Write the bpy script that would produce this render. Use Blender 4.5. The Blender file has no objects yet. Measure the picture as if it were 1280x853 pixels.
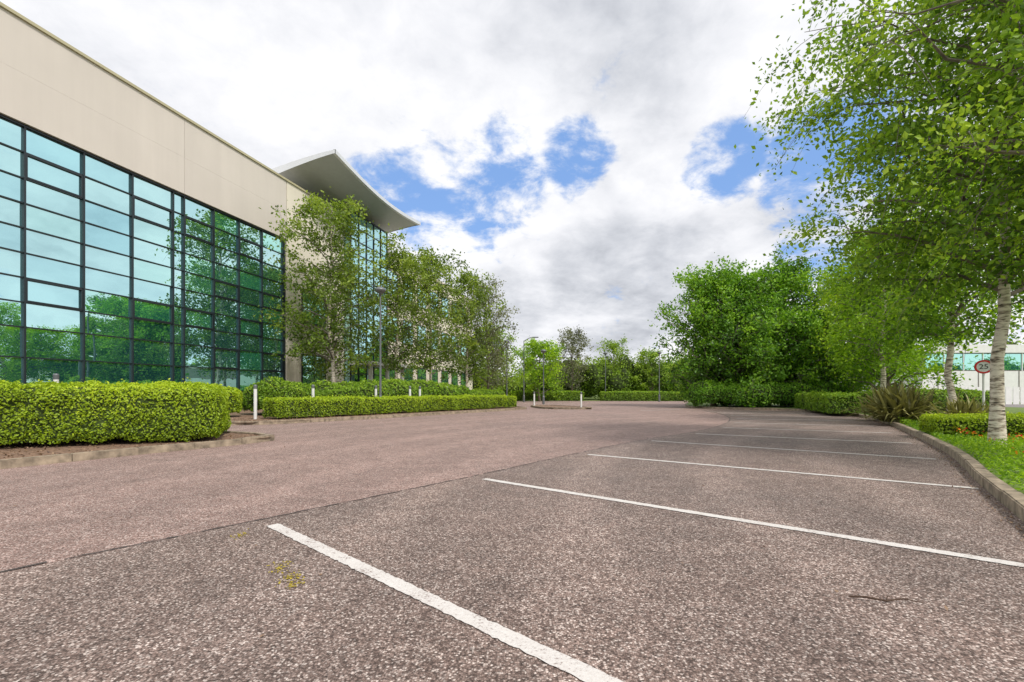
import bpy, math, numpy as np
from mathutils import Vector, Matrix
D=bpy.data; C=bpy.context
scene=C.scene
pi=math.pi
# ------------------------------------------------------------------ node helpers
def new_mat(name):
    m=D.materials.new(name); m.use_nodes=True
    nt=m.node_tree; nt.nodes.clear()
    out=nt.nodes.new('ShaderNodeOutputMaterial')
    return m,nt,out
def N(nt,t,**kw):
    n=nt.nodes.new(t)
    for k,v in kw.items():
        if k.startswith('i_'):
            n.inputs[k[2:].replace('_',' ')].default_value=v
        else: setattr(n,k,v)
    return n
def ramp(nt,stops,fac=None,interp='LINEAR'):
    r=nt.nodes.new('ShaderNodeValToRGB'); cr=r.color_ramp; cr.interpolation=interp
    while len(cr.elements)<len(stops): cr.elements.new(0.5)
    for e,(p,c) in zip(cr.elements,stops):
        e.position=p
        if not hasattr(c,'__len__'): c=(c,c,c)
        e.color=(*c[:3],1)
    if fac is not None: nt.links.new(fac,r.inputs[0])
    return r
def mathn(nt,op,a,b=None,clamp=False):
    n=nt.nodes.new('ShaderNodeMath'); n.operation=op; n.use_clamp=clamp
    for i,x in enumerate((a,b)):
        if x is None: continue
        if isinstance(x,(int,float)): n.inputs[i].default_value=x
        else: nt.links.new(x,n.inputs[i])
    return n.outputs[0]
def mix(nt,fac,a,b,mode='MIX'):
    n=nt.nodes.new('ShaderNodeMix'); n.data_type='RGBA'; n.blend_type=mode
    for s,x in ((0,fac),(6,a),(7,b)):
        if isinstance(x,(int,float)) and s==0: n.inputs[0].default_value=x
        elif isinstance(x,(int,float)): n.inputs[s].default_value=(x,x,x,1)
        elif isinstance(x,tuple): n.inputs[s].default_value=(*x[:3],1)
        else: nt.links.new(x,n.inputs[s])
    return n.outputs[2]
def noise(nt,vec,scale,detail=4,rough=0.55,dist=0.0):
    n=N(nt,'ShaderNodeTexNoise'); n.inputs['Scale'].default_value=scale
    n.inputs['Detail'].default_value=detail; n.inputs['Roughness'].default_value=rough
    n.inputs['Distortion'].default_value=dist
    if vec is not None: nt.links.new(vec,n.inputs['Vector'])
    return n.outputs[0]
def objco(nt):
    return N(nt,'ShaderNodeNewGeometry').outputs['Position']

def simple_mat(name,col,rough=0.6,metal=0.0,var=0.12,nscale=3.0,bump=0.0,bscale=40,spec=0.5):
    m,nt,out=new_mat(name)
    p=N(nt,'ShaderNodeBsdfPrincipled'); p.inputs['Roughness'].default_value=rough
    p.inputs['Metallic'].default_value=metal
    p.inputs['Specular IOR Level'].default_value=spec
    co=objco(nt)
    f=noise(nt,co,nscale,5)
    c1=tuple(c*(1-var) for c in col); c2=tuple(min(1,c*(1+var)) for c in col)
    r=ramp(nt,[(0.3,c1),(0.7,c2)],f)
    nt.links.new(r.outputs[0],p.inputs['Base Color'])
    if bump>0:
        b=N(nt,'ShaderNodeBump'); b.inputs['Strength'].default_value=bump; b.inputs['Distance'].default_value=0.01
        nt.links.new(noise(nt,co,bscale,4),b.inputs['Height']); nt.links.new(b.outputs[0],p.inputs['Normal'])
    nt.links.new(p.outputs[0],out.inputs[0])
    return m

def wall_mat(name,col):
    # painted render with faint rain streaks and grime
    m,nt,out=new_mat(name)
    co=objco(nt); mp=N(nt,'ShaderNodeMapping'); mp.inputs['Scale'].default_value=(1.7,1.7,.12); nt.links.new(co,mp.inputs[0])
    s=ramp(nt,[(.35,.965),(.65,1.015)],noise(nt,mp.outputs[0],1.0,5,.6))
    l=ramp(nt,[(.3,.96),(.7,1.03)],noise(nt,co,.35,4,.55))
    c=mix(nt,1.0,col,s.outputs[0],'MULTIPLY'); c=mix(nt,1.0,c,l.outputs[0],'MULTIPLY')
    p=N(nt,'ShaderNodeBsdfPrincipled'); p.inputs['Roughness'].default_value=.75
    nt.links.new(c,p.inputs['Base Color']); nt.links.new(p.outputs[0],out.inputs[0]); return m

def leaf_mat(name,dark,mid,light,transl=0.35):
    m,nt,out=new_mat(name)
    a=N(nt,'ShaderNodeAttribute',attribute_name='tint')
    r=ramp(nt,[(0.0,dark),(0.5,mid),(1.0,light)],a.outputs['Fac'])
    d=N(nt,'ShaderNodeBsdfDiffuse'); t=N(nt,'ShaderNodeBsdfTranslucent')
    nt.links.new(r.outputs[0],d.inputs[0])
    tc=mix(nt,1.0,r.outputs[0],(1.25,1.25,0.7),'MULTIPLY')
    nt.links.new(tc,t.inputs[0])
    ms=N(nt,'ShaderNodeMixShader'); ms.inputs[0].default_value=transl
    nt.links.new(d.outputs[0],ms.inputs[1]); nt.links.new(t.outputs[0],ms.inputs[2])
    g=N(nt,'ShaderNodeBsdfGlossy'); g.inputs['Roughness'].default_value=0.45; g.inputs[0].default_value=(.8,.8,.8,1)
    ms2=N(nt,'ShaderNodeMixShader'); ms2.inputs[0].default_value=0.03
    nt.links.new(ms.outputs[0],ms2.inputs[1]); nt.links.new(g.outputs[0],ms2.inputs[2])
    nt.links.new(ms2.outputs[0],out.inputs[0])
    return m

def asphalt_mat(name,stops,tone_a,tone_b,track=0.0):
    m,nt,out=new_mat(name)
    co=objco(nt)
    v=N(nt,'ShaderNodeTexVoronoi'); v.inputs['Scale'].default_value=105
    nt.links.new(co,v.inputs['Vector'])
    sep=N(nt,'ShaderNodeSeparateColor'); nt.links.new(v.outputs['Color'],sep.inputs[0])
    chips=ramp(nt,stops,sep.outputs[0])
    gap=ramp(nt,[(0.25,1.0),(0.8,0.42)],v.outputs['Distance'])
    c=mix(nt,1.0,chips.outputs[0],gap.outputs[0],'MULTIPLY')
    v2=N(nt,'ShaderNodeTexVoronoi'); v2.inputs['Scale'].default_value=38
    nt.links.new(co,v2.inputs['Vector'])
    sep2=N(nt,'ShaderNodeSeparateColor'); nt.links.new(v2.outputs['Color'],sep2.inputs[0])
    patch=ramp(nt,[(0.0,0.78),(1.0,1.22)],sep2.outputs[1])
    c=mix(nt,0.7,c,patch.outputs[0],'MULTIPLY')
    big=ramp(nt,[(0.3,tone_a),(0.7,tone_b)],noise(nt,co,0.35,6,0.6,0.5))
    c=mix(nt,1.0,c,big.outputs[0],'MULTIPLY')
    med=ramp(nt,[(0.3,0.80),(0.7,1.18)],noise(nt,co,3.2,6,0.65))
    c=mix(nt,1.0,c,med.outputs[0],'MULTIPLY')
    spots=ramp(nt,[(0.64,1.0),(0.74,0.78)],noise(nt,co,1.1,3,.5,.2))
    c=mix(nt,1.0,c,spots.outputs[0],'MULTIPLY')
    if track>0:
        mp=N(nt,'ShaderNodeMapping'); mp.inputs['Location'].default_value=(-16.0,-2.0,0)
        nt.links.new(co,mp.inputs[0])
        w=N(nt,'ShaderNodeTexWave',wave_type='RINGS',rings_direction='Z'); w.inputs['Scale'].default_value=0.19
        w.inputs['Distortion'].default_value=2.5; w.inputs['Detail'].default_value=2; w.inputs['Detail Scale'].default_value=0.4
        nt.links.new(mp.outputs[0],w.inputs[0])
        wr=ramp(nt,[(0.55,1.0),(0.95,1.0+track)],w.outputs[1])
        c=mix(nt,1.0,c,wr.outputs[0],'MULTIPLY')
    p=N(nt,'ShaderNodeBsdfPrincipled'); p.inputs['Roughness'].default_value=0.8
    p.inputs['Specular IOR Level'].default_value=0.4
    nt.links.new(c,p.inputs['Base Color'])
    b=N(nt,'ShaderNodeBump',invert=True); b.inputs['Strength'].default_value=0.5; b.inputs['Distance'].default_value=0.005
    nt.links.new(v.outputs['Distance'],b.inputs['Height']); nt.links.new(b.outputs[0],p.inputs['Normal'])
    nt.links.new(p.outputs[0],out.inputs[0])
    return m

# ------------------------------------------------------------------ materials
M_asph=asphalt_mat('asphalt_pink',[(0,(.165,.105,.088)),(.35,(.31,.207,.178)),(.75,(.455,.322,.285)),(1,(.70,.60,.55))],(.88,.865,.86),(1.12,1.07,1.05),0.12)
M_bay=asphalt_mat('asphalt_bay',[(0,(.095,.066,.056)),(.4,(.228,.163,.140)),(.78,(.36,.275,.243)),(1,(.72,.63,.58))],(.84,.84,.84),(1.14,1.08,1.04),0.20)
M_seam=simple_mat('asphalt_seam',(.07,.055,.05),0.9,var=.4,nscale=9)
M_concrete=simple_mat('kerb_concrete',(.30,.24,.175),0.85,var=.5,nscale=7,bump=.5,bscale=60)
M_soil=simple_mat('bark_soil',(.22,.135,.09),0.95,var=.5,nscale=14,bump=1.0,bscale=25)
M_grass=simple_mat('grass_ground',(.13,.19,.035),0.95,var=.4,nscale=2.5,bump=.8,bscale=30)
M_wall=wall_mat('wall_render',(.64,.585,.53))
M_wall2=wall_mat('wall_cream',(.75,.69,.58))
M_trim=simple_mat('parapet_trim',(.46,.42,.27),0.5,var=.06)
M_joint=simple_mat('joint_dark',(.26,.235,.215),0.9)
M_frame=simple_mat('window_frame_metal',(.02,.028,.034),0.35,metal=.2,var=.1)
M_canopy=simple_mat('canopy_metal',(.46,.48,.50),0.45,metal=.1,var=.05)
M_fascia=simple_mat('canopy_fascia',(.68,.70,.73),0.35,metal=.15,var=.04)
M_white=simple_mat('white_paint',(.75,.75,.74),0.5,var=.05)
M_steel=simple_mat('galvanised_steel',(.16,.17,.18),0.45,metal=.4,var=.15)
M_red=simple_mat('sign_red',(.6,.02,.02),0.4,var=.05)
M_black=simple_mat('black_paint',(.02,.02,.02),0.4)
M_bark=simple_mat('bark_brown',(.15,.115,.085),0.9,var=.35,nscale=9,bump=.8)
M_limb=simple_mat('bark_limb',(.17,.14,.115),0.9,var=.45,nscale=6)
M_twig=simple_mat('dry_twig',(.07,.04,.025),0.9)
M_moss=simple_mat('moss_yellow',(.36,.28,.03),0.95,var=.3,nscale=30)
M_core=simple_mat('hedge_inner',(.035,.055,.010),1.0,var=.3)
def birch():
    m,nt,out=new_mat('birch_bark')
    co=objco(nt); mp=N(nt,'ShaderNodeMapping'); mp.inputs['Scale'].default_value=(5,5,22); nt.links.new(co,mp.inputs[0])
    f=noise(nt,mp.outputs[0],1.0,5,.65)
    r=ramp(nt,[(0.36,(.035,.028,.022)),(0.45,(.36,.29,.22)),(0.55,(.74,.66,.55)),(1,(.80,.73,.64))],f)
    p=N(nt,'ShaderNodeBsdfPrincipled'); p.inputs['Roughness'].default_value=.75
    nt.links.new(r.outputs[0],p.inputs['Base Color'])
    b=N(nt,'ShaderNodeBump'); b.inputs['Strength'].default_value=.6; b.inputs['Distance'].default_value=.02
    nt.links.new(f,b.inputs['Height']); nt.links.new(b.outputs[0],p.inputs['Normal'])
    nt.links.new(p.outputs[0],out.inputs[0]); return m
M_birch=birch()
def glass():
    m,nt,out=new_mat('tinted_glass')
    a=N(nt,'ShaderNodeAttribute',attribute_name='tint')
    gc=ramp(nt,[(0,(.50,.86,.92)),(.6,(.66,.97,.97)),(1,(.52,.96,.84))],a.outputs['Fac'])
    dc=ramp(nt,[(0,(.02,.12,.15)),(.6,(.04,.20,.22)),(1,(.05,.42,.32))],a.outputs['Fac'])
    g=N(nt,'ShaderNodeBsdfGlossy'); g.inputs['Roughness'].default_value=.01; nt.links.new(gc.outputs[0],g.inputs[0])
    d=N(nt,'ShaderNodeBsdfDiffuse'); nt.links.new(dc.outputs[0],d.inputs[0])
    ms=N(nt,'ShaderNodeMixShader'); ms.inputs[0].default_value=.82
    nt.links.new(d.outputs[0],ms.inputs[1]); nt.links.new(g.outputs[0],ms.inputs[2])
    co=objco(nt); b=N(nt,'ShaderNodeBump'); b.inputs['Strength'].default_value=.06; b.inputs['Distance'].default_value=.05
    nt.links.new(noise(nt,co,.8,2),b.inputs['Height']); nt.links.new(b.outputs[0],g.inputs['Normal'])
    nt.links.new(ms.outputs[0],out.inputs[0]); return m
M_glass=glass()
def line_paint():
    m,nt,out=new_mat('road_paint')
    co=objco(nt)
    f=noise(nt,co,60,4,.7); f2=noise(nt,co,5,4,.6)
    s=mathn(nt,'ADD',f,mathn(nt,'MULTIPLY',f2,.5))
    r=ramp(nt,[(0.57,(.28,.22,.20)),(0.67,(.60,.56,.53)),(1,(.72,.69,.66))],s)
    p=N(nt,'ShaderNodeBsdfPrincipled'); p.inputs['Roughness'].default_value=.75
    nt.links.new(r.outputs[0],p.inputs['Base Color'])
    b=N(nt,'ShaderNodeBump'); b.inputs['Strength'].default_value=.5; b.inputs['Distance'].default_value=.005
    nt.links.new(noise(nt,co,110,2),b.inputs['Height']); nt.links.new(b.outputs[0],p.inputs['Normal'])
    nt.links.new(p.outputs[0],out.inputs[0]); return m
M_line=line_paint()
L_hedge=leaf_mat('leaf_hedge',(.08,.15,.008),(.34,.48,.02),(.62,.72,.035),.3)
L_hedge2=leaf_mat('leaf_hedge_dark',(.05,.11,.01),(.20,.35,.025),(.41,.56,.04),.3)
L_birch=leaf_mat('leaf_birch',(.06,.13,.012),(.22,.38,.03),(.48,.64,.06),.42)
L_birchL=leaf_mat('leaf_birch_olive',(.06,.10,.015),(.20,.30,.035),(.40,.50,.07),.4)
L_dense=leaf_mat('leaf_dense',(.02,.06,.008),(.14,.32,.02),(.36,.60,.04),.35)
L_bright=leaf_mat('leaf_bright',(.09,.20,.008),(.28,.48,.02),(.54,.74,.035),.42)
L_grey=leaf_mat('leaf_grey',(.08,.09,.05),(.20,.22,.12),(.32,.35,.18),.3)
L_far=leaf_mat('leaf_far',(.08,.15,.02),(.24,.38,.035),(.45,.60,.06),.35)
L_phorm=leaf_mat('leaf_phormium',(.08,.08,.03),(.22,.21,.07),(.42,.40,.15),.2)
L_flower=leaf_mat('flower_petals',(.6,.02,.01),(.70,.07,.01),(.85,.45,.02),.2)
L_chip=leaf_mat('soil_litter',(.07,.04,.028),(.22,.14,.09),(.38,.26,.17),.1)

# ------------------------------------------------------------------ quad mesh builder
class QB:
    def __init__(s): s.v=[];s.q=[];s.m=[];s.t=[];s.n=0
    def add(s,v,q,mi=0,t=0.5):
        v=np.asarray(v,float).reshape(-1,3); q=np.asarray(q,int).reshape(-1,4)
        s.v.append(v); s.q.append(q+s.n); s.n+=len(v)
        s.m.append(np.full(len(q),mi)); 
        s.t.append(np.full(len(q),t,float) if np.isscalar(t) else np.asarray(t,float))
    def tube(s,P,R,sides=6,mi=0):
        P=np.asarray(P,float); R=np.asarray(R,float); k=len(P)
        T=np.gradient(P,axis=0); T/=np.linalg.norm(T,axis=1)[:,None]+1e-9
        ref=np.array([1.,0,0]) if abs(T[:,0]).mean()<.7 else np.array([0,1.,0])
        U=np.cross(T,ref); U/=np.linalg.norm(U,axis=1)[:,None]+1e-9
        W=np.cross(T,U)
        a=np.linspace(0,2*pi,sides,endpoint=False)
        V=P[:,None,:]+R[:,None,None]*(np.cos(a)[None,:,None]*U[:,None,:]+np.sin(a)[None,:,None]*W[:,None,:])
        i=np.arange(k-1)[:,None]*sides; j=np.arange(sides)[None,:]; j2=(j+1)%sides
        Q=np.stack([i+j,i+j2,i+sides+j2,i+sides+j],-1).reshape(-1,4)
        s.add(V.reshape(-1,3),Q,mi)
    def leaves(s,P,size,rng,mi=1,tint=0.5,up=0.5,aspect=0.6,normals=None):
        n=len(P); 
        nr=rng.normal(size=(n,3)); nr[:,2]+=up
        if normals is not None: nr=nr*0.75+normals
        nr/=np.linalg.norm(nr,axis=1)[:,None]+1e-9
        a=rng.normal(size=(n,3)); a-= (a*nr).sum(1)[:,None]*nr; a/=np.linalg.norm(a,axis=1)[:,None]+1e-9
        b=np.cross(nr,a)
        L=size*rng.uniform(.65,1.3,n)[:,None]; Wd=L*aspect*.5
        mid=P+nr*L*.08
        V=np.stack([P-a*L*.5, mid+b*Wd, P+a*L*.5, mid-b*Wd],1).reshape(-1,3)
        Q=np.arange(n*4).reshape(-1,4)
        s.add(V,Q,mi,np.clip(tint,0,1))
    def box(s,c,h,mi=0,rot=0.0,t=.5):
        c=np.array(c,float); x,y,z=h
        V=np.array([[-x,-y,-z],[x,-y,-z],[x,y,-z],[-x,y,-z],[-x,-y,z],[x,-y,z],[x,y,z],[-x,y,z]],float)
        if rot:
            cr,sr=math.cos(rot),math.sin(rot); V=np.stack([V[:,0]*cr-V[:,1]*sr,V[:,0]*sr+V[:,1]*cr,V[:,2]],1)
        s.add(V+c,[[0,3,2,1],[4,5,6,7],[0,1,5,4],[1,2,6,5],[2,3,7,6],[3,0,4,7]],mi,t)
    def boxmm(s,a,b,mi=0,t=.5):
        a=np.array(a,float);b=np.array(b,float); s.box((a+b)/2,(b-a)/2,mi,0,t)
    def lathe(s,prof,c=(0,0,0),sides=16,mi=0):
        a=np.linspace(0,2*pi,sides,endpoint=False); prof=np.array(prof,float)
        V=np.stack([prof[:,0][:,None]*np.cos(a),prof[:,0][:,None]*np.sin(a),np.repeat(prof[:,1][:,None],sides,1)],-1)+np.array(c)
        k=len(prof); i=np.arange(k-1)[:,None]*sides; j=np.arange(sides)[None,:]; j2=(j+1)%sides
        Q=np.stack([i+j,i+j2,i+sides+j2,i+sides+j],-1).reshape(-1,4)
        s.add(V.reshape(-1,3),Q,mi)
    def obj(s,name,mats,smooth=(),parent=None,loc=None):
        v=np.concatenate(s.v); q=np.concatenate(s.q); m=np.concatenate(s.m); t=np.concatenate(s.t)
        me=D.meshes.new(name)
        me.vertices.add(len(v)); me.vertices.foreach_set('co',v.astype(np.float32).ravel())
        me.loops.add(len(q)*4); me.loops.foreach_set('vertex_index',q.astype(np.int32).ravel())
        me.polygons.add(len(q)); me.polygons.foreach_set('loop_start',(np.arange(len(q))*4).astype(np.int32))
        me.polygons.foreach_set('material_index',m.astype(np.int32))
        me.update(calc_edges=True)
        me.polygons.foreach_set('use_smooth',np.isin(m,list(smooth)))
        at=me.attributes.new('tint','FLOAT','FACE'); at.data.foreach_set('value',t.astype(np.float32))
        for x in mats: me.materials.append(x)
        me.validate()
        o=D.objects.new(name,me); C.collection.objects.link(o)
        if parent: o.parent=parent
        if loc: o.location=loc
        return o
def empty(name,loc=(0,0,0),rz=0):
    e=D.objects.new(name,None); C.collection.objects.link(e); e.location=loc; e.rotation_euler=(0,0,rz); e.empty_display_size=.3
    return e
def poly(name,pts,z,mat):
    me=D.meshes.new(name); me.from_pydata([(x,y,z) for x,y in pts],[],[list(range(len(pts)))])
    me.materials.append(mat); me.update()
    if me.polygons[0].normal.z<0: me.flip_normals()
    o=D.objects.new(name,me); C.collection.objects.link(o); return o
def smooth_path(P,n=6):
    P=[np.array(p,float) for p in P]; out=[]
    for i in range(len(P)-1):
        p0=P[max(i-1,0)];p1=P[i];p2=P[i+1];p3=P[min(i+2,len(P)-1)]
        for t in np.linspace(0,1,n,endpoint=False):
            out.append(.5*((2*p1)+(-p0+p2)*t+(2*p0-5*p1+4*p2-p3)*t*t+(-p0+3*p1-3*p2+p3)*t**3))
    out.append(P[-1]); return np.array(out)
def resample(P,step):
    d=np.r_[0,np.cumsum(np.linalg.norm(np.diff(P,axis=0),axis=1))]
    n=max(2,int(d[-1]/step)+1); s=np.linspace(0,d[-1],n)
    return np.stack([np.interp(s,d,P[:,k]) for k in range(P.shape[1])],1)

# ------------------------------------------------------------------ trees
def tree(name,loc,H,cr,cb,tr,nl,ls,bark,leaf,seed,prof='oval',droop=.5,limbs=34,twigs=6,lean=(0,0),sig=.22,sideb=(0,0),tw=0.35,updir=0.7,zmin=.05,limbmat=None,lv=(.7,1.12)):
    rng=np.random.default_rng(seed); b=QB(); loc=np.array(loc,float)
    anchors=[];atint=[]
    k=12; t=np.linspace(0,1,k)
    wob=np.cumsum(rng.normal(size=(k,2))*H*.008,axis=0)
    TP=np.stack([loc[0]+lean[0]*t+wob[:,0],loc[1]+lean[1]*t+wob[:,1],loc[2]-.05+t*H*.97],1)
    TR=tr*(1-t)**.8+.012; TR[0]*=1.3
    b.tube(TP,TR,12,0)
    for i in range(limbs):
        f=cb+(1-cb)*((i+.5)/limbs)*.97
        base=np.array([np.interp(f,t,TP[:,j]) for j in range(3)])
        r0=np.interp(f,t,TR)*.5
        az=i*2.39996+rng.uniform(-.4,.4)
        g=(f-cb)/(1-cb)
        if prof=='oval': pr=math.sin(pi*min(1,(g*.86+.14)))**.6
        elif prof=='cone': pr=(1-g)**.75*.95+.08
        elif prof=='dome': pr=math.sqrt(max(0,1-g**2.2))
        L=cr*pr*rng.uniform(*lv)+.25
        dirv=np.array([math.cos(az),math.sin(az)])
        L*=1+.3*max(0,dirv[0]*sideb[0]+dirv[1]*sideb[1])
        kk=6; u=np.linspace(0,1,kk)
        rise=L*updir*(1+g*.5)
        LP=np.stack([base[0]+dirv[0]*L*u,base[1]+dirv[1]*L*u,base[2]+rise*(u-.55*droop*2*u**2*.9)],1)
        LP[1:,:]+=rng.normal(size=(kk-1,3))*L*.03
        LP[:,2]=np.maximum(LP[:,2],loc[2]+max(.15,zmin))
        LP[:,2]=np.minimum(LP[:,2],loc[2]+H*1.04)
        b.tube(LP,r0*(1-u)**.9+.005,5,2)
        lt=rng.normal()*.15
        for j in range(twigs):
            s=rng.uniform(.2,1.0); p=np.array([np.interp(s,u,LP[:,q]) for q in range(3)])
            dv=rng.normal(size=3); dv[:2]+=dirv*.8; dv[2]+=.25; dv/=np.linalg.norm(dv)
            tl=(tw*L+.3)*rng.uniform(.6,1.2)
            uu=np.linspace(0,1,5)
            Pt=p+dv*tl*uu[:,None]; Pt[:,2]-=droop*tl*1.0*uu**2
            b.tube(Pt,.3*r0*(1-uu)*(1-s*.6)+.003,3,2)
            for q in range(4):
                a=rng.uniform(.15,1.05)
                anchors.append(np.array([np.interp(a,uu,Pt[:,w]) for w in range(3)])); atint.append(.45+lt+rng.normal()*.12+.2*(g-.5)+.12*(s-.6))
    A=np.array(anchors); AT=np.array(atint)
    w=rng.gamma(1.6,1,len(A)); w/=w.sum()
    idx=rng.choice(len(A),nl,p=w)
    P=A[idx]+rng.normal(size=(nl,3))*np.array([sig,sig,sig*.85])*(rng.uniform(.4,1.3,nl)[:,None])
    keep=P[:,2]>loc[2]+zmin*.85; P=P[keep]; idx=idx[keep]
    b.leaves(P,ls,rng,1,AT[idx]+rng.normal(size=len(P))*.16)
    return b.obj(name,[bark,leaf,limbmat or M_limb],smooth=(0,))

def sines(P,seed,f=1.0):
    r=np.random.default_rng(seed); o=np.zeros(len(P))
    for i in range(6):
        k=r.normal(size=3)*f*(1+i*.7); o+=np.sin(P@k+r.uniform(0,6))/(1+i*.5)
    return o/2.5
def hedge(name,p0,p1,width,z0,h,nl,ls,leaf,seed,amp=.05,f=1.6,r=.22,shoots=10):
    rng=np.random.default_rng(seed); p0=np.array(p0,float);p1=np.array(p1,float)
    L=np.linalg.norm(p1-p0); ang=math.atan2(*(p1-p0)[::-1]); c=(p0+p1)/2
    H=np.array([L/2,width/2,h/2]); r=min(r,H.min()*.9)
    ca,sa=math.cos(ang),math.sin(ang)
    def mp(P,ins):
        ci=np.clip(P,-(H-r),H-r); d=P-ci; d/=np.linalg.norm(d,axis=1)[:,None]+1e-9
        S=ci+d*r
        n=sines(S,seed,f)*amp+sines(S,seed+9,f*4)*amp*.45
        S=S+d*(n-ins)[:,None]
        S[:,2]=np.where(S[:,2]<-H[2]+.02,-H[2]+.02,S[:,2])
        return S,d
    def tw(P): return np.stack([c[0]+P[:,0]*ca-P[:,1]*sa,c[1]+P[:,0]*sa+P[:,1]*ca,z0+h/2+P[:,2]],1)
    areas=np.array([L*width,L*h,L*h,width*h,width*h]); areas/=areas.sum()
    k=rng.choice(5,nl,p=areas); P=rng.uniform(-1,1,(nl,3))*H
    P[k==0,2]=H[2]; P[k==1,1]=H[1]; P[k==2,1]=-H[1]; P[k==3,0]=H[0]; P[k==4,0]=-H[0]
    S,d=mp(P,np.abs(rng.normal(size=nl))*.05-.01)
    dw=np.stack([d[:,0]*ca-d[:,1]*sa,d[:,0]*sa+d[:,1]*ca,d[:,2]],1)
    depth=rng.normal(size=nl)*.13
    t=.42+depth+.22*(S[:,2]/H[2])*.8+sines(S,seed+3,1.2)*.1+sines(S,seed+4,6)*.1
    b=QB()
    nx=max(6,int(L/.35)); ny=8; nz=6
    def face(fix,val,a,na,bb,nb):
        A,B=np.meshgrid(np.linspace(-H[a],H[a],na+1),np.linspace(-H[bb],H[bb],nb+1),indexing='ij')
        P=np.zeros((A.size,3)); P[:,a]=A.ravel();P[:,bb]=B.ravel();P[:,fix]=val
        S,_=mp(P,.07); i=np.arange(na)[:,None]*(nb+1)+np.arange(nb)[None,:]
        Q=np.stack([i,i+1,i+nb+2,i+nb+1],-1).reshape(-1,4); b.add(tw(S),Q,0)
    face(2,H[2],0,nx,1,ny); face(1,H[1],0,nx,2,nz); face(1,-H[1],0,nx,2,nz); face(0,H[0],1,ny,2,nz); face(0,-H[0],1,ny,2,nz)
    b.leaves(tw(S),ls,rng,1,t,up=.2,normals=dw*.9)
    ns=int(L*shoots); q=rng.uniform(-1,1,(ns,3))*H; q[:,2]=H[2]; S2,_=mp(q,0.0); S2[:,2]+=rng.uniform(.0,.10,ns)
    b.leaves(tw(S2),ls*1.1,rng,1,rng.uniform(.5,1,ns),up=0)
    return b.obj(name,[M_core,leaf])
def blobs(name,lst,n,ls,leaf,seed,core=True,mat_core=None):
    rng=np.random.default_rng(seed); b=QB(); vol=np.array([(l[3]*l[5])for l in lst]);vol=vol/vol.sum()
    for l,w in zip(lst,vol):
        m=max(30,int(n*w)); d=rng.normal(size=(m,3)); d/=np.linalg.norm(d,axis=1)[:,None]
        r=rng.uniform(.45,1.0,m)**.5+sines(d*2,int(seed+abs(l[0])*7)%1000,1.5)*.28
        P=np.array(l[:3])+d*r[:,None]*np.array(l[3:6])
        t=.45+rng.normal()*.14+rng.normal(size=m)*.14+.14*d[:,2]
        ok=P[:,2]>.02
        b.leaves(P[ok],ls,rng,1,t[ok],up=.4)
        if core:
            th=np.linspace(.05,pi-.05,7); pr=np.stack([np.sin(th),-np.cos(th)],1)
            q=QB(); q.lathe(pr,(0,0,0),8); V=q.v[0]*np.array(l[3:6])*.62+np.array(l[:3]); b.add(V,q.q[0],0)
    return b.obj(name,[mat_core or M_core,leaf])

# ------------------------------------------------------------------ ground
poly('ground',[(-900,-900),(900,-900),(900,900),(-900,900)],0.0,M_grass)
Kr=smooth_path([(-2.9,-5.2),(1.3,0),(4.46,3.97),(5.95,5.85),(8.17,8.6),(12.3,14.6),(14.7,18.6),(16.4,22.2),(17.2,25.4),(16.6,28.2),(14.4,29.8),(13.0,31.2),(12.9,33.5),(15.2,40),(18.5,48),(21,56)],6)
poly('car_park',[(-60,-40),(-30,-40)]+[(-20,-28)]+[tuple(p) for p in Kr]+[(10,58),(-6,58),(-60,60)],.004,M_asph)
poly('verge',[tuple(p+np.array([.06,-.02])) for p in Kr]+[(24,120),(260,120),(260,-60),(-20,-60),(-20,-28)],.10,M_grass)
poly('side_road',[(27,-30),(34,-30),(44,40),(60,90),(50,90),(35,40)],.106,simple_mat('asphalt_grey',(.22,.20,.19),.9,var=.1,nscale=20))
starts=[(-3.73,1.85),(-2.05,3.9),(-.37,5.96),(1.38,8.28),(3.24,10.6),(4.99,12.4),(6.7,14.5),(8.2,16.8),(9.5,19.3),(10.5,21.9),(11.2,24.4)]
ends=[(.2,-1.4),(1.7,.62),(3.53,2.85),(5.49,5.37),(7.17,7.71),(8.84,10.08),(10.5,12.6),(12.0,15.1),(13.4,17.9),(14.7,21.0),(15.6,24.2)]
S=np.array(starts)
offn=np.array([-.20,.16])
seam=[(-8.5,-4.2),(-5.6,-.6)]+[tuple(p+offn) for p in S[:]]+[(11.5,27.5)]
kin=[tuple(p) for p in Kr if p[1]<27.5]
poly('bay_surface',seam+kin[::-1],.008,M_bay)
def strip(b,p0,p1,w,z,mi=0,wj=0,rng=None,n=1):
    p0=np.array(p0);p1=np.array(p1);d=p1-p0;L=np.linalg.norm(d);d/=L;nn=np.array([-d[1],d[0]])
    t=np.linspace(0,L,n+1); w0=np.full(n+1,w/2)
    if wj: a=w0+rng.normal(size=n+1)*wj; c=w0+rng.normal(size=n+1)*wj
    else: a=c=w0
    V=[]
    for i in range(n+1):
        p=p0+d*t[i]; V+= [(*(p+nn*a[i]),z),(*(p-nn*c[i]),z)]
    Q=[[2*i,2*i+1,2*i+3,2*i+2] for i in range(n)]
    b.add(V,Q,mi)
rng=np.random.default_rng(5)
b=QB()
sm=smooth_path(seam,6); sm=resample(sm,.08)
sm=sm+rng.normal(size=sm.shape)*.006
for i in range(len(sm)-1):
    if rng.uniform()<.95: strip(b,sm[i],sm[i+1],rng.uniform(.010,.034),.012)
b.obj('asphalt_seam',[M_seam])
b=QB()
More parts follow.
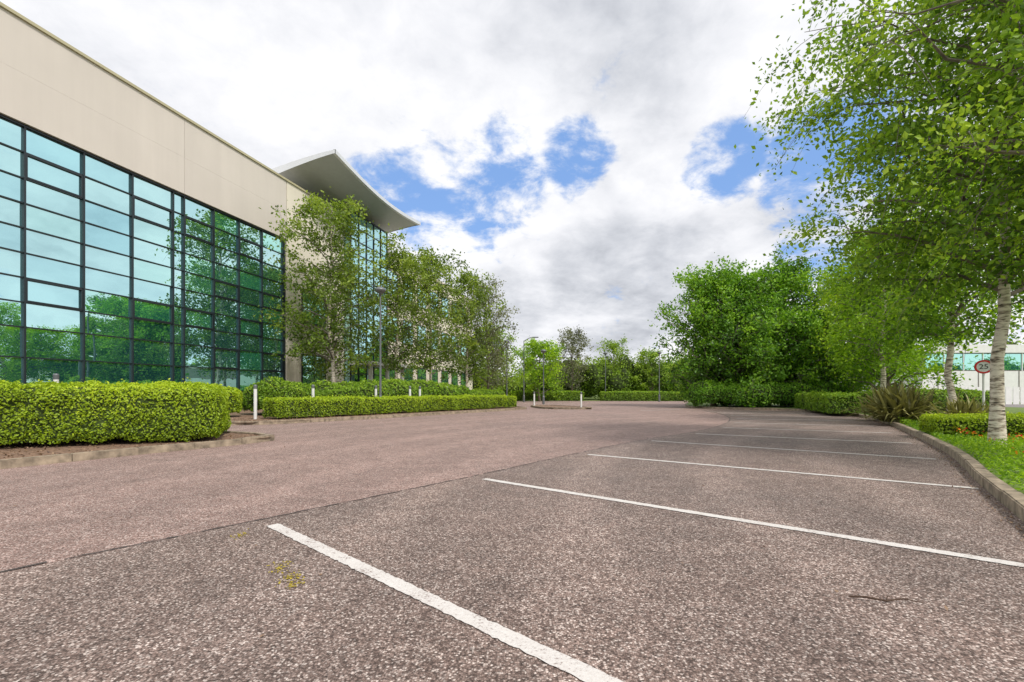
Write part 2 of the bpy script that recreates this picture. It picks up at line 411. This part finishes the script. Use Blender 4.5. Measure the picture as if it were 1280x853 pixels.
for s_,e_ in zip(starts,ends):
    L=np.linalg.norm(np.array(e_)-np.array(s_)); strip(b,s_,e_,.10,.0135,0,.003,rng,int(L/.025))
strip(b,(7.8,27.6),(11.0,29.8),.1,.0135)
b.obj('parking_bay_lines',[M_line])
def kerb(name,path,w=.14,h=.125,side=1,seglen=.9,seed=1):
    P=resample(np.array(path),seglen); b=QB(); r=np.random.default_rng(seed)
    for i in range(len(P)-1):
        d=P[i+1]-P[i]; L=np.linalg.norm(d); d/=L; n=np.array([-d[1],d[0]])*side
        c=(P[i]+P[i+1])/2+n*(w/2)+r.normal(size=2)*.004; hh=h+r.normal()*.004
        a=math.atan2(d[1],d[0])+r.normal()*.004
        b.box((c[0],c[1],hh/2),(L/2-.005,w/2,hh/2),0,a)
        b.box((c[0],c[1],hh+.004),(L/2-.014,w/2-.014,.006),0,a)
    return b.obj(name,[M_concrete])
kerb('kerb',Kr,side=-1)
B1=smooth_path([(-14,-3.5),(-10.2,1.8),(-7.75,6.4),(-6.9,8.1),(-5.75,10.1),(-5.6,10.75),(-6.2,11.3),(-8.5,12.2),(-16,14.2)],6)
kerb('kerb',B1,side=1,seed=2)
poly('planting_bed',[tuple(p+np.array([-.05,0])) for p in B1]+[(-24,14),(-24,-3)],.10,M_soil)
B2=smooth_path([(-16,15.8),(-10.2,15.6),(-8.5,16.0),(-6.2,18.9),(-3.3,23.1),(-.8,27.0),(.6,29.2),(1.0,30.8),(.3,32.4),(-2.2,40),(-3.5,52)],6)
kerb('kerb',B2,side=1,seed=3)
poly('planting_bed',[tuple(p) for p in B2]+[(-9,52),(-17.5,19),(-18,16)],.095,M_soil)
I=smooth_path([(1.4,34.2),(2.2,30.5),(4.6,29.6),(5.3,30.4),(4.4,33),(3,35.4),(1.8,35.6),(1.4,34.2)],5)
kerb('kerb',I,side=1,seed=4)
poly('traffic_island',[tuple(p) for p in I[:-1]],.10,M_soil)
b=QB(); n=9000
P=np.stack([rng.uniform(-16,-5.4,n),rng.uniform(2,13,n),np.full(n,.115)],1)
kx=np.interp(P[:,1],B1[:,1][:38],B1[:,0][:38]); P=P[(P[:,0]<kx-.2)&(P[:,1]<11.2)]
b.leaves(P,.05,rng,0,rng.uniform(0,1,len(P)),up=3)
P=np.stack([rng.uniform(-11,1,n),rng.uniform(15.8,31,n),np.full(n,.11)],1)
P=P[(P[:,0]-(-8.4))*.83-(P[:,1]-16.2)*.56<-.15]
b.leaves(P,.06,rng,0,rng.uniform(0,1,len(P)),up=3)
b.obj('leaf_litter',[L_chip])

# ------------------------------------------------------------------ office building
BZ=math.atan2(.967,.254)
office=empty('office_building',(-22,0,0),BZ)
xs=[-6.95,-5.1,-3.25,-1.4,.45,2.3,4.15,6.0,7.85,9.7,11.55,13.4,15.25,17.1,18.95,20.8,22.65,23.2,24.85,26.45,28.1,29.8]
zs=[1.2,2.4,3.5,4.4,5.3,6.2,7.1,8.0,8.9,9.85,10.75]
rg=np.random.default_rng(11)
b=QB(); fr=QB()
for i in range(len(xs)-1):
    x0,x1=xs[i],xs[i+1]
    for j in range(len(zs)-1):
        z0,z1=zs[j],zs[j+1]
        tx=rg.normal()*.005; tz=rg.normal()*.005
        w=x1-x0; h=z1-z0; y=.10
        V=[(x0,y-w*tx,z0),(x1,y+w*tx,z0),(x1,y+w*tx+h*tz,z1),(x0,y-w*tx+h*tz,z1)]
        t=np.clip(rg.normal()*.2+.38+(.35 if x0>23 and rg.uniform()<.45 else 0),0,1)
        b.add(V,[[0,1,2,3]],0,t)
        if (j in (8,3) and i%2==1) or (i>17 and j in (1,5) and i%2==0):
            fw=.06
            fr.boxmm((x0+.025,.02,z0+.025),(x1-.025,.085,z0+.025+fw)); fr.boxmm((x0+.025,.02,z1-.025-fw),(x1-.025,.085,z1-.025))
            fr.boxmm((x0+.025,.02,z0+.025+fw),(x0+.025+fw,.085,z1-.025-fw)); fr.boxmm((x1-.025-fw,.02,z0+.025+fw),(x1-.025,.085,z1-.025-fw))
b.obj('curtain_wall_glass',[M_glass],parent=office)
for x in xs:
    fr.boxmm((x-.03,.0,1.2),(x+.03,.13,10.75))
for z in zs: fr.boxmm((-7,.035,z-.022),(29.8,.125,z+.022))
fr.boxmm((-7,-.02,10.75),(29.83,.125,10.83)); fr.boxmm((29.8,-.04,1.1),(29.9,.125,10.75))
fr.obj('window_frames',[M_frame],parent=office)
w=QB()
def panelrun(x0,x1,z0,z1,step,mi=0,y0=-.12,y1=.5,zj=()):
    xx=list(np.arange(x0,x1,step))+[x1]; zz=[z0]+list(zj)+[z1]
    for i in range(len(xx)-1):
        for j in range(len(zz)-1):
            w.boxmm((xx[i]+.009,y0,zz[j]+(.002 if j else 0)),(xx[i+1]-.009,y1,zz[j+1]-(.002 if j<len(zz)-2 else 0)),mi)
panelrun(-6.4,29.9,10.84,14.5,7.375,0,zj=(12.6,))
panelrun(29.93,35.9,0,14.5,2.985,1,zj=(10.84,))
w.boxmm((-6.9,-.06,.0),(29.9,.5,1.12),2)
w.boxmm((-6.9,-.05,10.9),(35.8,.45,14.4),3)
w.boxmm((-7,-.2,14.5),(36.0,.6,14.62),2+2)
w.boxmm((-7,.5,0),(-6.5,25,14.4),0); w.boxmm((-6.45,24,0),(60,25,14.3),0)
w.boxmm((-6.9,.61,14.0),(60,24,14.3),0)
w.boxmm((35.4,.5,0),(35.9,24,14.4),0)
panelrun(41.5,66,0,13.7,4.9,1,y0=.3,y1=.9,zj=(5.2,9.4))
w.boxmm((41.4,.2,13.7),(66.1,1.0,13.85),4)
w.boxmm((65.6,.9,0),(66,24,13.7),1)
w.obj('walls',[M_wall,M_wall2,M_concrete,M_joint,M_trim],parent=office)
g=QB(); f2=QB()
def win(x0,x1,z0,z1,y,nx=2,nz=2,t=.3):
    f2.boxmm((x0-.08,y-.05,z0-.08),(x1+.08,y-.012,z1+.08))
    for i in range(nx):
        for j in range(nz):
            a=x0+(x1-x0)*i/nx+.03; c=x0+(x1-x0)*(i+1)/nx-.03; e=z0+(z1-z0)*j/nz+.03; h=z0+(z1-z0)*(j+1)/nz-.03
            g.add([(a,y-.055,e),(c,y-.055+rg.normal()*.004,e),(c,y-.055,h),(a,y-.055,h)],[[0,1,2,3]],0,t+rg.normal()*.1)
for zz in (1.6,5.8): win(31.3,33.6,zz,zz+2.0,-.12,2,2,.8)
for k in range(7):
    x=42.8+k*3.1
    for zz in (1.4,5.9,10.1): win(x,x+1.9,zz,zz+2.2,.3,2,2,.6)
f2.boxmm((35.95,-.55,0),(41.35,.9,.5)); 
NR=14
for i in range(5):
    x=36.05+i*1.04
    for j in range(NR):
        z=.5+j*1.03
        g.add([(x+.03,-.6,z+.03),(x+1.01,-.6+rg.normal()*.003,z+.03),(x+1.01,-.6,z+1.0),(x+.03,-.6,z+1.0)],[[0,1,2,3]],0,.2+rg.normal()*.1)
for j in range(NR):
    z=.5+j*1.03
    for y0,y1 in ((-.55,.9),(.9,2.3)):
        g.add([(35.96,y0,z+.03),(35.96,y1,z+.03),(35.96,y1,z+1.0),(35.96,y0,z+1.0)],[[0,3,2,1]],0,.2)
        g.add([(41.34,y0,z+.03),(41.34,y1,z+.03),(41.34,y1,z+1.0),(41.34,y0,z+1.0)],[[0,1,2,3]],0,.2)
    f2.boxmm((35.93,-.64,z-.035),(41.37,2.3,z+.035))
f2.boxmm((35.93,-.64,14.92),(41.37,.6,15.06))
for x in [36.0+i*1.065 for i in range(6)]: f2.boxmm((x-.035,-.66,.5),(x+.035,-.5,15.0))
f2.boxmm((36.0,2.3,.5),(41.3,2.5,14.8))
g.obj('windows',[M_glass],parent=office); f2.obj('window_surrounds',[M_frame],parent=office)
e=QB()
for x in (36.2,38.6,41.1): e.lathe([(.0,.1),(.17,.1),(.17,3.2),(.0,3.2)],(x,-2.2,0),14)
e.boxmm((35.8,-2.6,3.2),(41.6,-.68,3.45),0)
e.obj('entrance_porch',[M_white],smooth=(),parent=office)
# swept wing canopy: thin blade, high along its outer edge, curving down to the roof
cb_=QB(); nx=28; ny=16
def czf(u,v):
    sag=-.55*math.sin(pi*u)-.30*u
    topz=16.55+sag*(1-v*.6)-.95*v**1.4
    th=.17+.35*v
    return topz,topz-th
T=[];Bt=[]
for i in range(nx+1):
    for j in range(ny+1):
        u=i/nx;v=j/ny; x=30.8+12.1*u; y=-3.0+6.4*v
        a,c=czf(u,v); T.append((x,y,a));Bt.append((x,y,c))
T=np.array(T);Bt=np.array(Bt)
i=np.arange(nx)[:,None]*(ny+1)+np.arange(ny)[None,:]
Q=np.stack([i,i+ny+1,i+ny+2,i+1],-1).reshape(-1,4)
cb_.add(T,Q,0); cb_.add(Bt,Q[:,::-1],0)
def rim(idx):
    V=np.concatenate([T[idx]+[0,0,.03],Bt[idx]-[0,0,.03]]); k=len(idx)
    cb_.add(V,[[a,a+1,k+a+1,k+a] for a in range(k-1)],1)
def rimoff(idx,o):
    V=np.concatenate([T[idx]+[0,0,.04]+o,Bt[idx]-[0,0,.05]+o,Bt[idx]-[0,0,.05]-o*3,T[idx]+[0,0,.04]-o*3]); k=len(idx)
    Qq=[]
    for a in range(k-1):
        for r in range(4): r2=(r+1)%4; Qq.append([r*k+a,r*k+a+1,r2*k+a+1,r2*k+a])
    cb_.add(V,Qq,1)
rimoff(np.arange(nx+1)*(ny+1),np.array([0,-.05,0]))
rim(np.arange(ny+1)); rim(np.arange(ny+1)+nx*(ny+1)); rim(np.arange(nx+1)*(ny+1)+ny)
cb_.obj('roof_canopy',[M_canopy,M_fascia],smooth=(0,),parent=office)
# plant-room block carrying the canopy behind the parapet
pb=QB(); pb.boxmm((31.6,1.6,14.3),(35.9,3.2,15.0),0); pb.obj('canopy_upstand',[M_canopy],parent=office)

# ------------------------------------------------------------------ hedges and shrubs
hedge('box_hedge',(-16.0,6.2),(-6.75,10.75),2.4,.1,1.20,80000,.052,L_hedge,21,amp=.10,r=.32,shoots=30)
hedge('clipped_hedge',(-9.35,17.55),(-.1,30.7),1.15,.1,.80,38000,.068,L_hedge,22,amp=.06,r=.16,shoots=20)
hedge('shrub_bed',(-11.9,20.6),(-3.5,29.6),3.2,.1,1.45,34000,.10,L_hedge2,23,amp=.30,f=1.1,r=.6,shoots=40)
hedge('shrub_bed',(-5.5,31.0),(-1.6,41.5),2.4,.1,1.15,18000,.11,L_hedge2,24,amp=.22,f=1.1,r=.6)
hedge('shrub_bed',(-16.5,16.8),(-11.5,19.5),1.3,.1,1.2,14000,.08,L_hedge,25,amp=.1,r=.4)
hedge('clipped_hedge',(15.2,20.8),(18.5,28.6),1.3,.1,.95,15000,.09,L_hedge2,26,amp=.08,r=.2)
hedge('clipped_hedge',(10.2,11.3),(13.4,9.6),1.0,.1,.50,13000,.05,L_hedge,27,amp=.06,r=.14,shoots=30)
hedge('clipped_hedge',(.5,57.5),(9.0,57.5),1.4,.0,1.2,9000,.16,L_hedge2,28,amp=.08,r=.2)
hedge('clipped_hedge',(11.0,57),(22,56),1.4,.0,1.15,11000,.16,L_hedge2,29,amp=.08,r=.2)
hedge('shrub_bed',(12.6,31.8),(22,30.5),2.2,.1,1.5,15000,.14,L_dense,30,amp=.4,f=1.0,r=.7)
hedge('shrub_bed',(17.5,24),(24,23),2.0,.1,1.1,9000,.11,L_hedge2,31,amp=.2,f=1.0,r=.5)
b=QB(); n=60000
yy=rng.uniform(3.5,20,n)**1.0; kx=np.interp(yy,Kr[:,1][:54],Kr[:,0][:54]); off=rng.uniform(.16,3.6,n)
P=np.stack([kx+off,yy-off*.25,np.zeros(n)],1)
hn=sines(P,77,1.8)
P[:,2]=.10+rng.uniform(0,1,n)*np.maximum(.03,.13+.16*hn)
b.leaves(P,.055,rng,0,.34+hn*.35+rng.normal(size=n)*.2,up=.8,aspect=.4)
n=3600; yy=rng.uniform(5,14,n); kx=np.interp(yy,Kr[:,1][:54],Kr[:,0][:54]); off=rng.uniform(.6,3.4,n)
P=np.stack([kx+off,yy-off*.25,np.zeros(n)],1); hh=sines(P,4,3.0); P[:,2]=.20+rng.uniform(0,.12,n); P=P[hh>.34]
b.leaves(P,.05,rng,1,rng.uniform(0,1,len(P)),up=1,aspect=.9)
b.obj('ground_cover_planting',[L_bright,L_flower])

def phormium(name,loc,h,nb,seed):
    r=np.random.default_rng(seed); b=QB()
    for i in range(nb):
        az=r.uniform(0,2*pi); L=h*r.uniform(.7,1.2); el=r.uniform(.35,1.45); u=np.linspace(0,1,6)
        d=np.array([math.cos(az),math.sin(az)]); sd=np.array([-d[1],d[0],0])
        hor=math.cos(el)*L*u; ver=math.sin(el)*L*u-.32*L*u**3*(1.2-.4*math.sin(el))
        st=r.normal(size=2)*.12*h
        P=np.stack([loc[0]+st[0]+d[0]*hor,loc[1]+st[1]+d[1]*hor,loc[2]+np.maximum(ver,0.02)],1)
        w=.024*h*np.array([.8,1,1,.85,.55,.05])[:,None]
        V=np.stack([P+sd*w,P-sd*w],1).reshape(-1,3)
        b.add(V,[[2*k,2*k+1,2*k+3,2*k+2] for k in range(5)],0,float(np.clip(r.normal()*.25+.5,0,1)))
    b.obj(name,[L_phorm])
phormium('phormium_plant',(13.3,15.6,.1),1.75,360,1)
phormium('phormium_plant',(14.4,17.6,.1),1.6,220,2)
phormium('phormium_plant',(12.8,12.9,.1),1.25,200,3)
phormium('phormium_plant',(14.6,14.4,.1),1.0,140,4)

# ------------------------------------------------------------------ trees
tree('birch_tree',(-10.4,27,.1),12.6,3.2,.20,.11,13500,.18,M_birch,L_birchL,41,'oval',.5,44,6,sig=.28,lv=(.55,1.15))
tree('birch_tree',(-11.7,30,.1),9.8,2.0,.22,.08,5000,.17,M_birch,L_birchL,52,'oval',.55,28,6,sig=.28)
tree('birch_tree',(-7.4,29.5,.1),10.2,2.1,.22,.10,9500,.17,M_birch,L_birchL,42,'oval',.5,40,6,sig=.28,lv=(.55,1.15))
tree('birch_tree',(-5.6,32.5,.1),11.3,2.5,.2,.10,11500,.18,M_birch,L_birchL,43,'oval',.5,42,6,sig=.3,lv=(.55,1.15))
tree('birch_tree',(-3.9,37,.1),11.0,2.4,.2,.10,9500,.19,M_birch,L_birchL,44,'oval',.5,38,6,sig=.3,lv=(.55,1.15))
tree('ornamental_tree',(-2.1,41,.1),11.0,2.3,.15,.12,6500,.19,M_bark,L_grey,45,'oval',.3,44,7,sig=.3,lv=(.5,1.2))
tree('ornamental_tree',(-2.0,50,.0),8.0,2.6,.15,.12,6500,.24,M_bark,L_far,46,'dome',.3,36,6,sig=.35)
tree('round_tree',(3.4,55,0),6.9,2.7,.12,.13,9000,.24,M_bark,L_bright,47,'dome',.3,44,6,sig=.3)
tree('slender_tree',(7.9,60,0),9.0,2.0,.15,.12,5000,.22,M_bark,L_grey,48,'oval',.2,36,6,sig=.3,updir=1.1)
tree('slender_tree',(14.5,66,0),8.0,2.2,.15,.12,4000,.25,M_bark,L_far,49,'oval',.2,30,6,sig=.3,updir=1.1)
tree('round_tree',(19.5,64,0),6.8,2.4,.12,.13,5000,.26,M_bark,L_far,50,'dome',.3,36,6,sig=.3)
DV=(.45,1.28)
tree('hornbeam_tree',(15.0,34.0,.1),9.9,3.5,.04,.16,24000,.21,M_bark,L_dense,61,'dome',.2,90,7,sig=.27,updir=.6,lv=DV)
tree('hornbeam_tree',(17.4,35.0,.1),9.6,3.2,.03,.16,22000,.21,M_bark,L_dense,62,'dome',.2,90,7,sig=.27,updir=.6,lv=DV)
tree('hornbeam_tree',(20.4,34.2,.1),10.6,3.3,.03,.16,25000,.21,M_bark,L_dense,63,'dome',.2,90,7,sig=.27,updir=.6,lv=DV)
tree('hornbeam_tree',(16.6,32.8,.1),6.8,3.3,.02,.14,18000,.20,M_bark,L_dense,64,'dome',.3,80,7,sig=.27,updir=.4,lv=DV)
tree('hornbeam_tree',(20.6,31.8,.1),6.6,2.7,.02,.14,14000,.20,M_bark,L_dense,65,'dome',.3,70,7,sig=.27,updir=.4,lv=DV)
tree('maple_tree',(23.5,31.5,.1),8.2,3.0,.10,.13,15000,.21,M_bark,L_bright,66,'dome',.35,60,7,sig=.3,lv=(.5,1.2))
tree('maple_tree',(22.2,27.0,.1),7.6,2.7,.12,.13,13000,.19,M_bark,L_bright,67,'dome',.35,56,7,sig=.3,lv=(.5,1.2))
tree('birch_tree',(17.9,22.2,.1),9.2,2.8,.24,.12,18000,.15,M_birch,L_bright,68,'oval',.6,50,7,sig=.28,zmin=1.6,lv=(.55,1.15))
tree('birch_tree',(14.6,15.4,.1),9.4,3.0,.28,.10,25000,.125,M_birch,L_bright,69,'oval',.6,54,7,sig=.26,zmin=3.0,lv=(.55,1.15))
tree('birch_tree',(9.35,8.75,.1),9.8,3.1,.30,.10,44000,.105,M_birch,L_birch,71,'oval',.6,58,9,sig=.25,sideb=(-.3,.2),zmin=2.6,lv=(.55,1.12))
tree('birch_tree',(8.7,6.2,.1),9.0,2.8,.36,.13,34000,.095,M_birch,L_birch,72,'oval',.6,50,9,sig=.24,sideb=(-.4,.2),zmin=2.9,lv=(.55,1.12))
r=np.random.default_rng(9); lst=[]
for i in range(150):
    a=math.radians(r.uniform(-38,100)); R=r.uniform(82,125); x=R*math.sin(a); y=R*math.cos(a)
    h=r.uniform(5.5,10.5)*R/100
    for k in range(3):
        lst.append((x+r.normal()*1.6,y+r.normal()*1.6,h*r.uniform(.35,.68),r.uniform(1.6,3.0),r.uniform(1.6,3.0),h*r.uniform(.3,.42)))
for i in range(60):   # low understorey closing the gaps
    a=math.radians(r.uniform(-20,60)); R=r.uniform(95,120); lst.append((R*math.sin(a),R*math.cos(a),1.6,r.uniform(3,5),2.5,r.uniform(2.0,3.2)))
blobs('distant_trees',lst,90000,.42,L_far,9)
lst=[]
for i in range(28):
    x=r.uniform(9,30); y=r.uniform(62,76); h=r.uniform(4.5,7.6)
    for k in range(3): lst.append((x+r.normal()*1.2,y+r.normal(),h*r.uniform(.35,.68),r.uniform(1.0,2.0),r.uniform(1,2),h*r.uniform(.28,.4)))
for i in range(16):
    x=r.uniform(-6,9); y=r.uniform(64,76); h=r.uniform(3.5,6.0)
    for k in range(3): lst.append((x+r.normal()*1.2,y+r.normal(),h*r.uniform(.35,.65),r.uniform(1.0,2.0),r.uniform(1,2),h*r.uniform(.3,.4)))
blobs('background_trees',lst,45000,.28,L_far,19)

# ------------------------------------------------------------------ street furniture
def lamp(loc,h,arm=False):
    o=empty('street_lamp',loc); b=QB()
    b.lathe([(0,0),(.11,0),(.11,.7),(.085,.75),(.06,.9),(.045,h*.6),(.035,h-.25),(.0,h-.25)],sides=12)
    b.obj('pole',[M_steel],parent=o)
    c=QB()
    if not arm:
        c.lathe([(0,h-.3),(.05,h-.3),(.06,h-.18),(.19,h-.10),(.26,h-.02),(.27,h+.02),(.2,h+.10),(.09,h+.16),(0,h+.17)],sides=16)
    else:
        u=np.linspace(0,1,8); P=np.stack([1.1*u,0*u,h-.3+.45*np.sin(u*pi/2)],1); c.tube(P,np.full(8,.04),6)
        c.box((1.3,0,h+.12),(.3,.12,.05))
    c.obj('lantern',[M_steel],smooth=(0,) if not arm else (),parent=o)
lamp((-6.35,22.0,.1),5.95)
lamp((-.5,44,0),6.0); lamp((1.3,50,0),7.0,True); lamp((2.9,42,0),4.9); lamp((12.3,60,0),6.2); lamp((16.8,52,0),5.6)
def bollard(loc,h=1.3):
    o=empty('bollard',loc); b=QB()
    b.lathe([(0,0),(.06,0),(.06,h-.16),(.0,h-.16)],sides=14); b.obj('post',[M_white],smooth=(),parent=o)
    c=QB(); c.lathe([(.0,h-.15),(.063,h-.15),(.067,h-.03),(.05,h),(.0,h+.005)],sides=14); c.obj('cap',[M_steel],parent=o)
bollard((-9.85,17.5,.1),1.32); bollard((-12.6,12.6,.1),1.55)
for t_ in (.15,.36,.50,.545,.68,.80):
    bollard((-9.35+9.25*t_-.8,17.55+13.15*t_+.56,.1),1.36)
for p in [(1.7,34.9),(4.7,31.0)]:
    bollard((p[0],p[1],.1),1.05)
sg=empty('speed_limit_sign',(15.1,14.6,.1),math.radians(-42))
b=QB(); b.lathe([(0,0),(.032,0),(.032,2.05),(0,2.05)],sides=12); b.obj('pole',[M_white],parent=sg)
def disc(name,r0,r1,y,mat,th=.008):
    b=QB()
    b.lathe([(r0,0),(r1,0),(r1,th),(r0,th)],sides=40); o=b.obj(name,[mat],parent=sg)
    o.rotation_euler=(pi/2,0,0); o.location=(0,y,1.85); return o
disc('backing',0.0,.22,-.035,M_steel); disc('face',0.0,.215,-.045,M_white); disc('red_ring',.165,.215,-.056,M_red)
cu=D.curves.new('numerals','FONT'); cu.body='25'; cu.size=.22; cu.align_x='CENTER'; cu.align_y='CENTER'; cu.extrude=.002
t=D.objects.new('numerals',cu); C.collection.objects.link(t); t.parent=sg; t.rotation_euler=(pi/2,0,0); t.location=(0,-.06,1.85); cu.materials.append(M_black)
u_=empty('industrial_unit',(0,0,0)); b=QB(); gg=QB()
b.boxmm((40.5,45,0),(95,63,3.2),0); b.boxmm((40.45,44.9,5.0),(95.1,63,5.8),0); b.boxmm((40.6,45.1,3.2),(94.9,62.9,5.0),1)
for k in range(28):
    x=40.8+k*1.93; gg.add([(x,45.05,3.3),(x+1.8,45.05+rg.normal()*.01,3.3),(x+1.8,45.05,4.9),(x,45.05,4.9)],[[0,1,2,3]],0,.9)
    b.boxmm((x-.09+1.9,44.98,3.2),(x+1.9-.02,45.08,5.0),0)
for k in range(13): b.boxmm((42+k*4,44.95,0),(42.05+k*4,44.99,3.2),1)
b.obj('walls',[M_white,M_joint],parent=u_); gg.obj('windows',[M_glass],parent=u_)
fe=empty('palisade_fence',(0,0,0)); b=QB()
for k in range(60):
    x=30+k*.62; b.boxmm((x,38,.1),(x+.5,38.03,1.55))
b.boxmm((30,38.035,.4),(67,38.08,.5)); b.boxmm((30,38.035,1.2),(67,38.08,1.3)); b.obj('pales',[M_white],parent=fe)

b=QB(); 
tw0=np.array([[1.86,2.52,.02],[1.93,2.49,.03],[2.02,2.46,.022],[2.12,2.47,.03],[2.2,2.44,.02]])
b.tube(tw0,[.004,.006,.005,.004,.002],5); b.tube(tw0[2]+np.array([[0,0,0],[.03,.03,.01],[.07,.05,.005]]),[.003,.003,.001],5)
b.obj('fallen_twig',[M_twig])
b=QB(); r=np.random.default_rng(3)
for c,n,s in [((-1.50,2.98),60,.035),((-1.36,2.80),80,.035),((-1.28,2.70),50,.025),((-2.15,3.62),50,.03)]:
    P=np.stack([r.normal(c[0],s,n),r.normal(c[1],s*1.4,n),np.full(n,.014)],1); b.leaves(P,.015,r,0,r.uniform(.3,1,n),up=3,aspect=.8)
b.obj('moss_patch',[M_moss])
b=QB(); n=260
yy=r.uniform(1.5,30,n); xx=r.uniform(-6,14,n); P=np.stack([xx,yy,np.full(n,.02)],1)
kx=np.interp(yy,Kr[:,1][:54],Kr[:,0][:54]); P=P[xx<kx-.1]
n=1400; yy=r.uniform(2,26,n); kx=np.interp(yy,Kr[:,1][:60],Kr[:,0][:60]); P=np.concatenate([P,np.stack([kx-np.abs(r.normal(size=n))*.12-.03,yy,np.full(n,.02)],1)])
b.leaves(P,.028,r,0,r.uniform(0,1,len(P)),up=3); b.obj('fallen_leaves',[L_chip])

# ------------------------------------------------------------------ world
SUN_EL=math.radians(48); SUN_AZ=math.radians(140)
wd=D.worlds.new('World'); scene.world=wd; wd.use_nodes=True; nt=wd.node_tree; nt.nodes.clear()
out=N(nt,'ShaderNodeOutputWorld'); bg=N(nt,'ShaderNodeBackground')
sky=N(nt,'ShaderNodeTexSky',sky_type='NISHITA',sun_disc=False,sun_elevation=SUN_EL,sun_rotation=SUN_AZ)
tc=N(nt,'ShaderNodeTexCoord'); vn=N(nt,'ShaderNodeVectorMath',operation='NORMALIZE'); nt.links.new(tc.outputs['Generated'],vn.inputs[0])
dirv=vn.outputs[0]
sx=N(nt,'ShaderNodeSeparateXYZ'); nt.links.new(dirv,sx.inputs[0])
den=mathn(nt,'ADD',mathn(nt,'MAXIMUM',sx.outputs[2],0.0),.30)
cx=mathn(nt,'DIVIDE',sx.outputs[0],den); cy=mathn(nt,'DIVIDE',sx.outputs[1],den)
cmb=N(nt,'ShaderNodeCombineXYZ'); nt.links.new(cx,cmb.inputs[0]); nt.links.new(cy,cmb.inputs[1])
pv=cmb.outputs[0]
n1=noise(nt,pv,3.4,9,.62,.35)
n2=noise(nt,pv,8.0,8,.64,.25)
n3=noise(nt,pv,1.3,5,.55,.4)
n4=noise(nt,pv,2.6,8,.60,.3)
def patch(u,v,w):
    d=np.array([(u-640)/570,1,(490-v)/570]); d/=np.linalg.norm(d)
    q=N(nt,'ShaderNodeVectorMath',operation='DOT_PRODUCT'); nt.links.new(dirv,q.inputs[0]); q.inputs[1].default_value=tuple(d)
    c=math.cos(w)
    mr=N(nt,'ShaderNodeMapRange',interpolation_type='SMOOTHERSTEP'); nt.links.new(q.outputs['Value'],mr.inputs[0])
    mr.inputs[1].default_value=c; mr.inputs[2].default_value=1
    return mr.outputs[0]
def summ(l,op='MAXIMUM'):
    s=l[0]
    for x in l[1:]: s=mathn(nt,op,s,x)
    return s
gapm=summ([patch(*p) for p in [(515,245,.15),(565,245,.15),(625,225,.14),(720,195,.10),(905,205,.11),(1050,225,.19),(1035,325,.12)]])
cov=mathn(nt,'SUBTRACT',mathn(nt,'ADD',mathn(nt,'MULTIPLY',n1,.60),mathn(nt,'MULTIPLY',n2,.50)),mathn(nt,'MULTIPLY',gapm,.21))
mr=N(nt,'ShaderNodeMapRange',interpolation_type='SMOOTHSTEP'); nt.links.new(cov,mr.inputs[0]); mr.inputs[1].default_value=.29; mr.inputs[2].default_value=.46
cloud=mr.outputs[0]
shade=summ([patch(*p) for p in [(760,372,.20),(840,350,.16),(760,-30,.30),(640,390,.12)]])
sh=mathn(nt,'ADD',mathn(nt,'MULTIPLY',n3,.50),mathn(nt,'ADD',mathn(nt,'MULTIPLY',n4,.30),mathn(nt,'MULTIPLY',n2,.20)))
sh=mathn(nt,'SUBTRACT',sh,mathn(nt,'MULTIPLY',shade,.11))
cc=ramp(nt,[(0.28,(.44,.46,.51)),(0.36,(.62,.64,.69)),(0.45,(.82,.83,.87)),(0.54,(.97,.97,.99))],sh)
skyc=mix(nt,1.0,sky.outputs[0],(.13,.135,.15),'MULTIPLY')
skyc=mix(nt,.6,skyc,(.26,.48,.94))
fin=mix(nt,cloud,skyc,cc.outputs[0])
nt.links.new(fin,bg.inputs[0]); bg.inputs[1].default_value=1.08
nt.links.new(bg.outputs[0],out.inputs[0])
sl=D.lights.new('sun','SUN'); sl.energy=2.9; sl.angle=math.radians(10); sl.color=(1,.95,.87)
so=D.objects.new('sun',sl); C.collection.objects.link(so)
sd=Vector((math.sin(SUN_AZ)*math.cos(SUN_EL),math.cos(SUN_AZ)*math.cos(SUN_EL),math.sin(SUN_EL)))
so.rotation_euler=sd.to_track_quat('Z','Y').to_euler(); so.location=sd*50
cam=D.cameras.new('camera'); co=D.objects.new('camera',cam); C.collection.objects.link(co)
co.location=(0,0,1.15); co.rotation_euler=(pi/2,0,0)
cam.sensor_width=36; cam.lens=16.03; cam.shift_y=.0496; cam.clip_end=2500; cam.clip_start=.05
scene.camera=co
scene.view_settings.view_transform='Standard'; scene.view_settings.look='None'; scene.view_settings.exposure=0
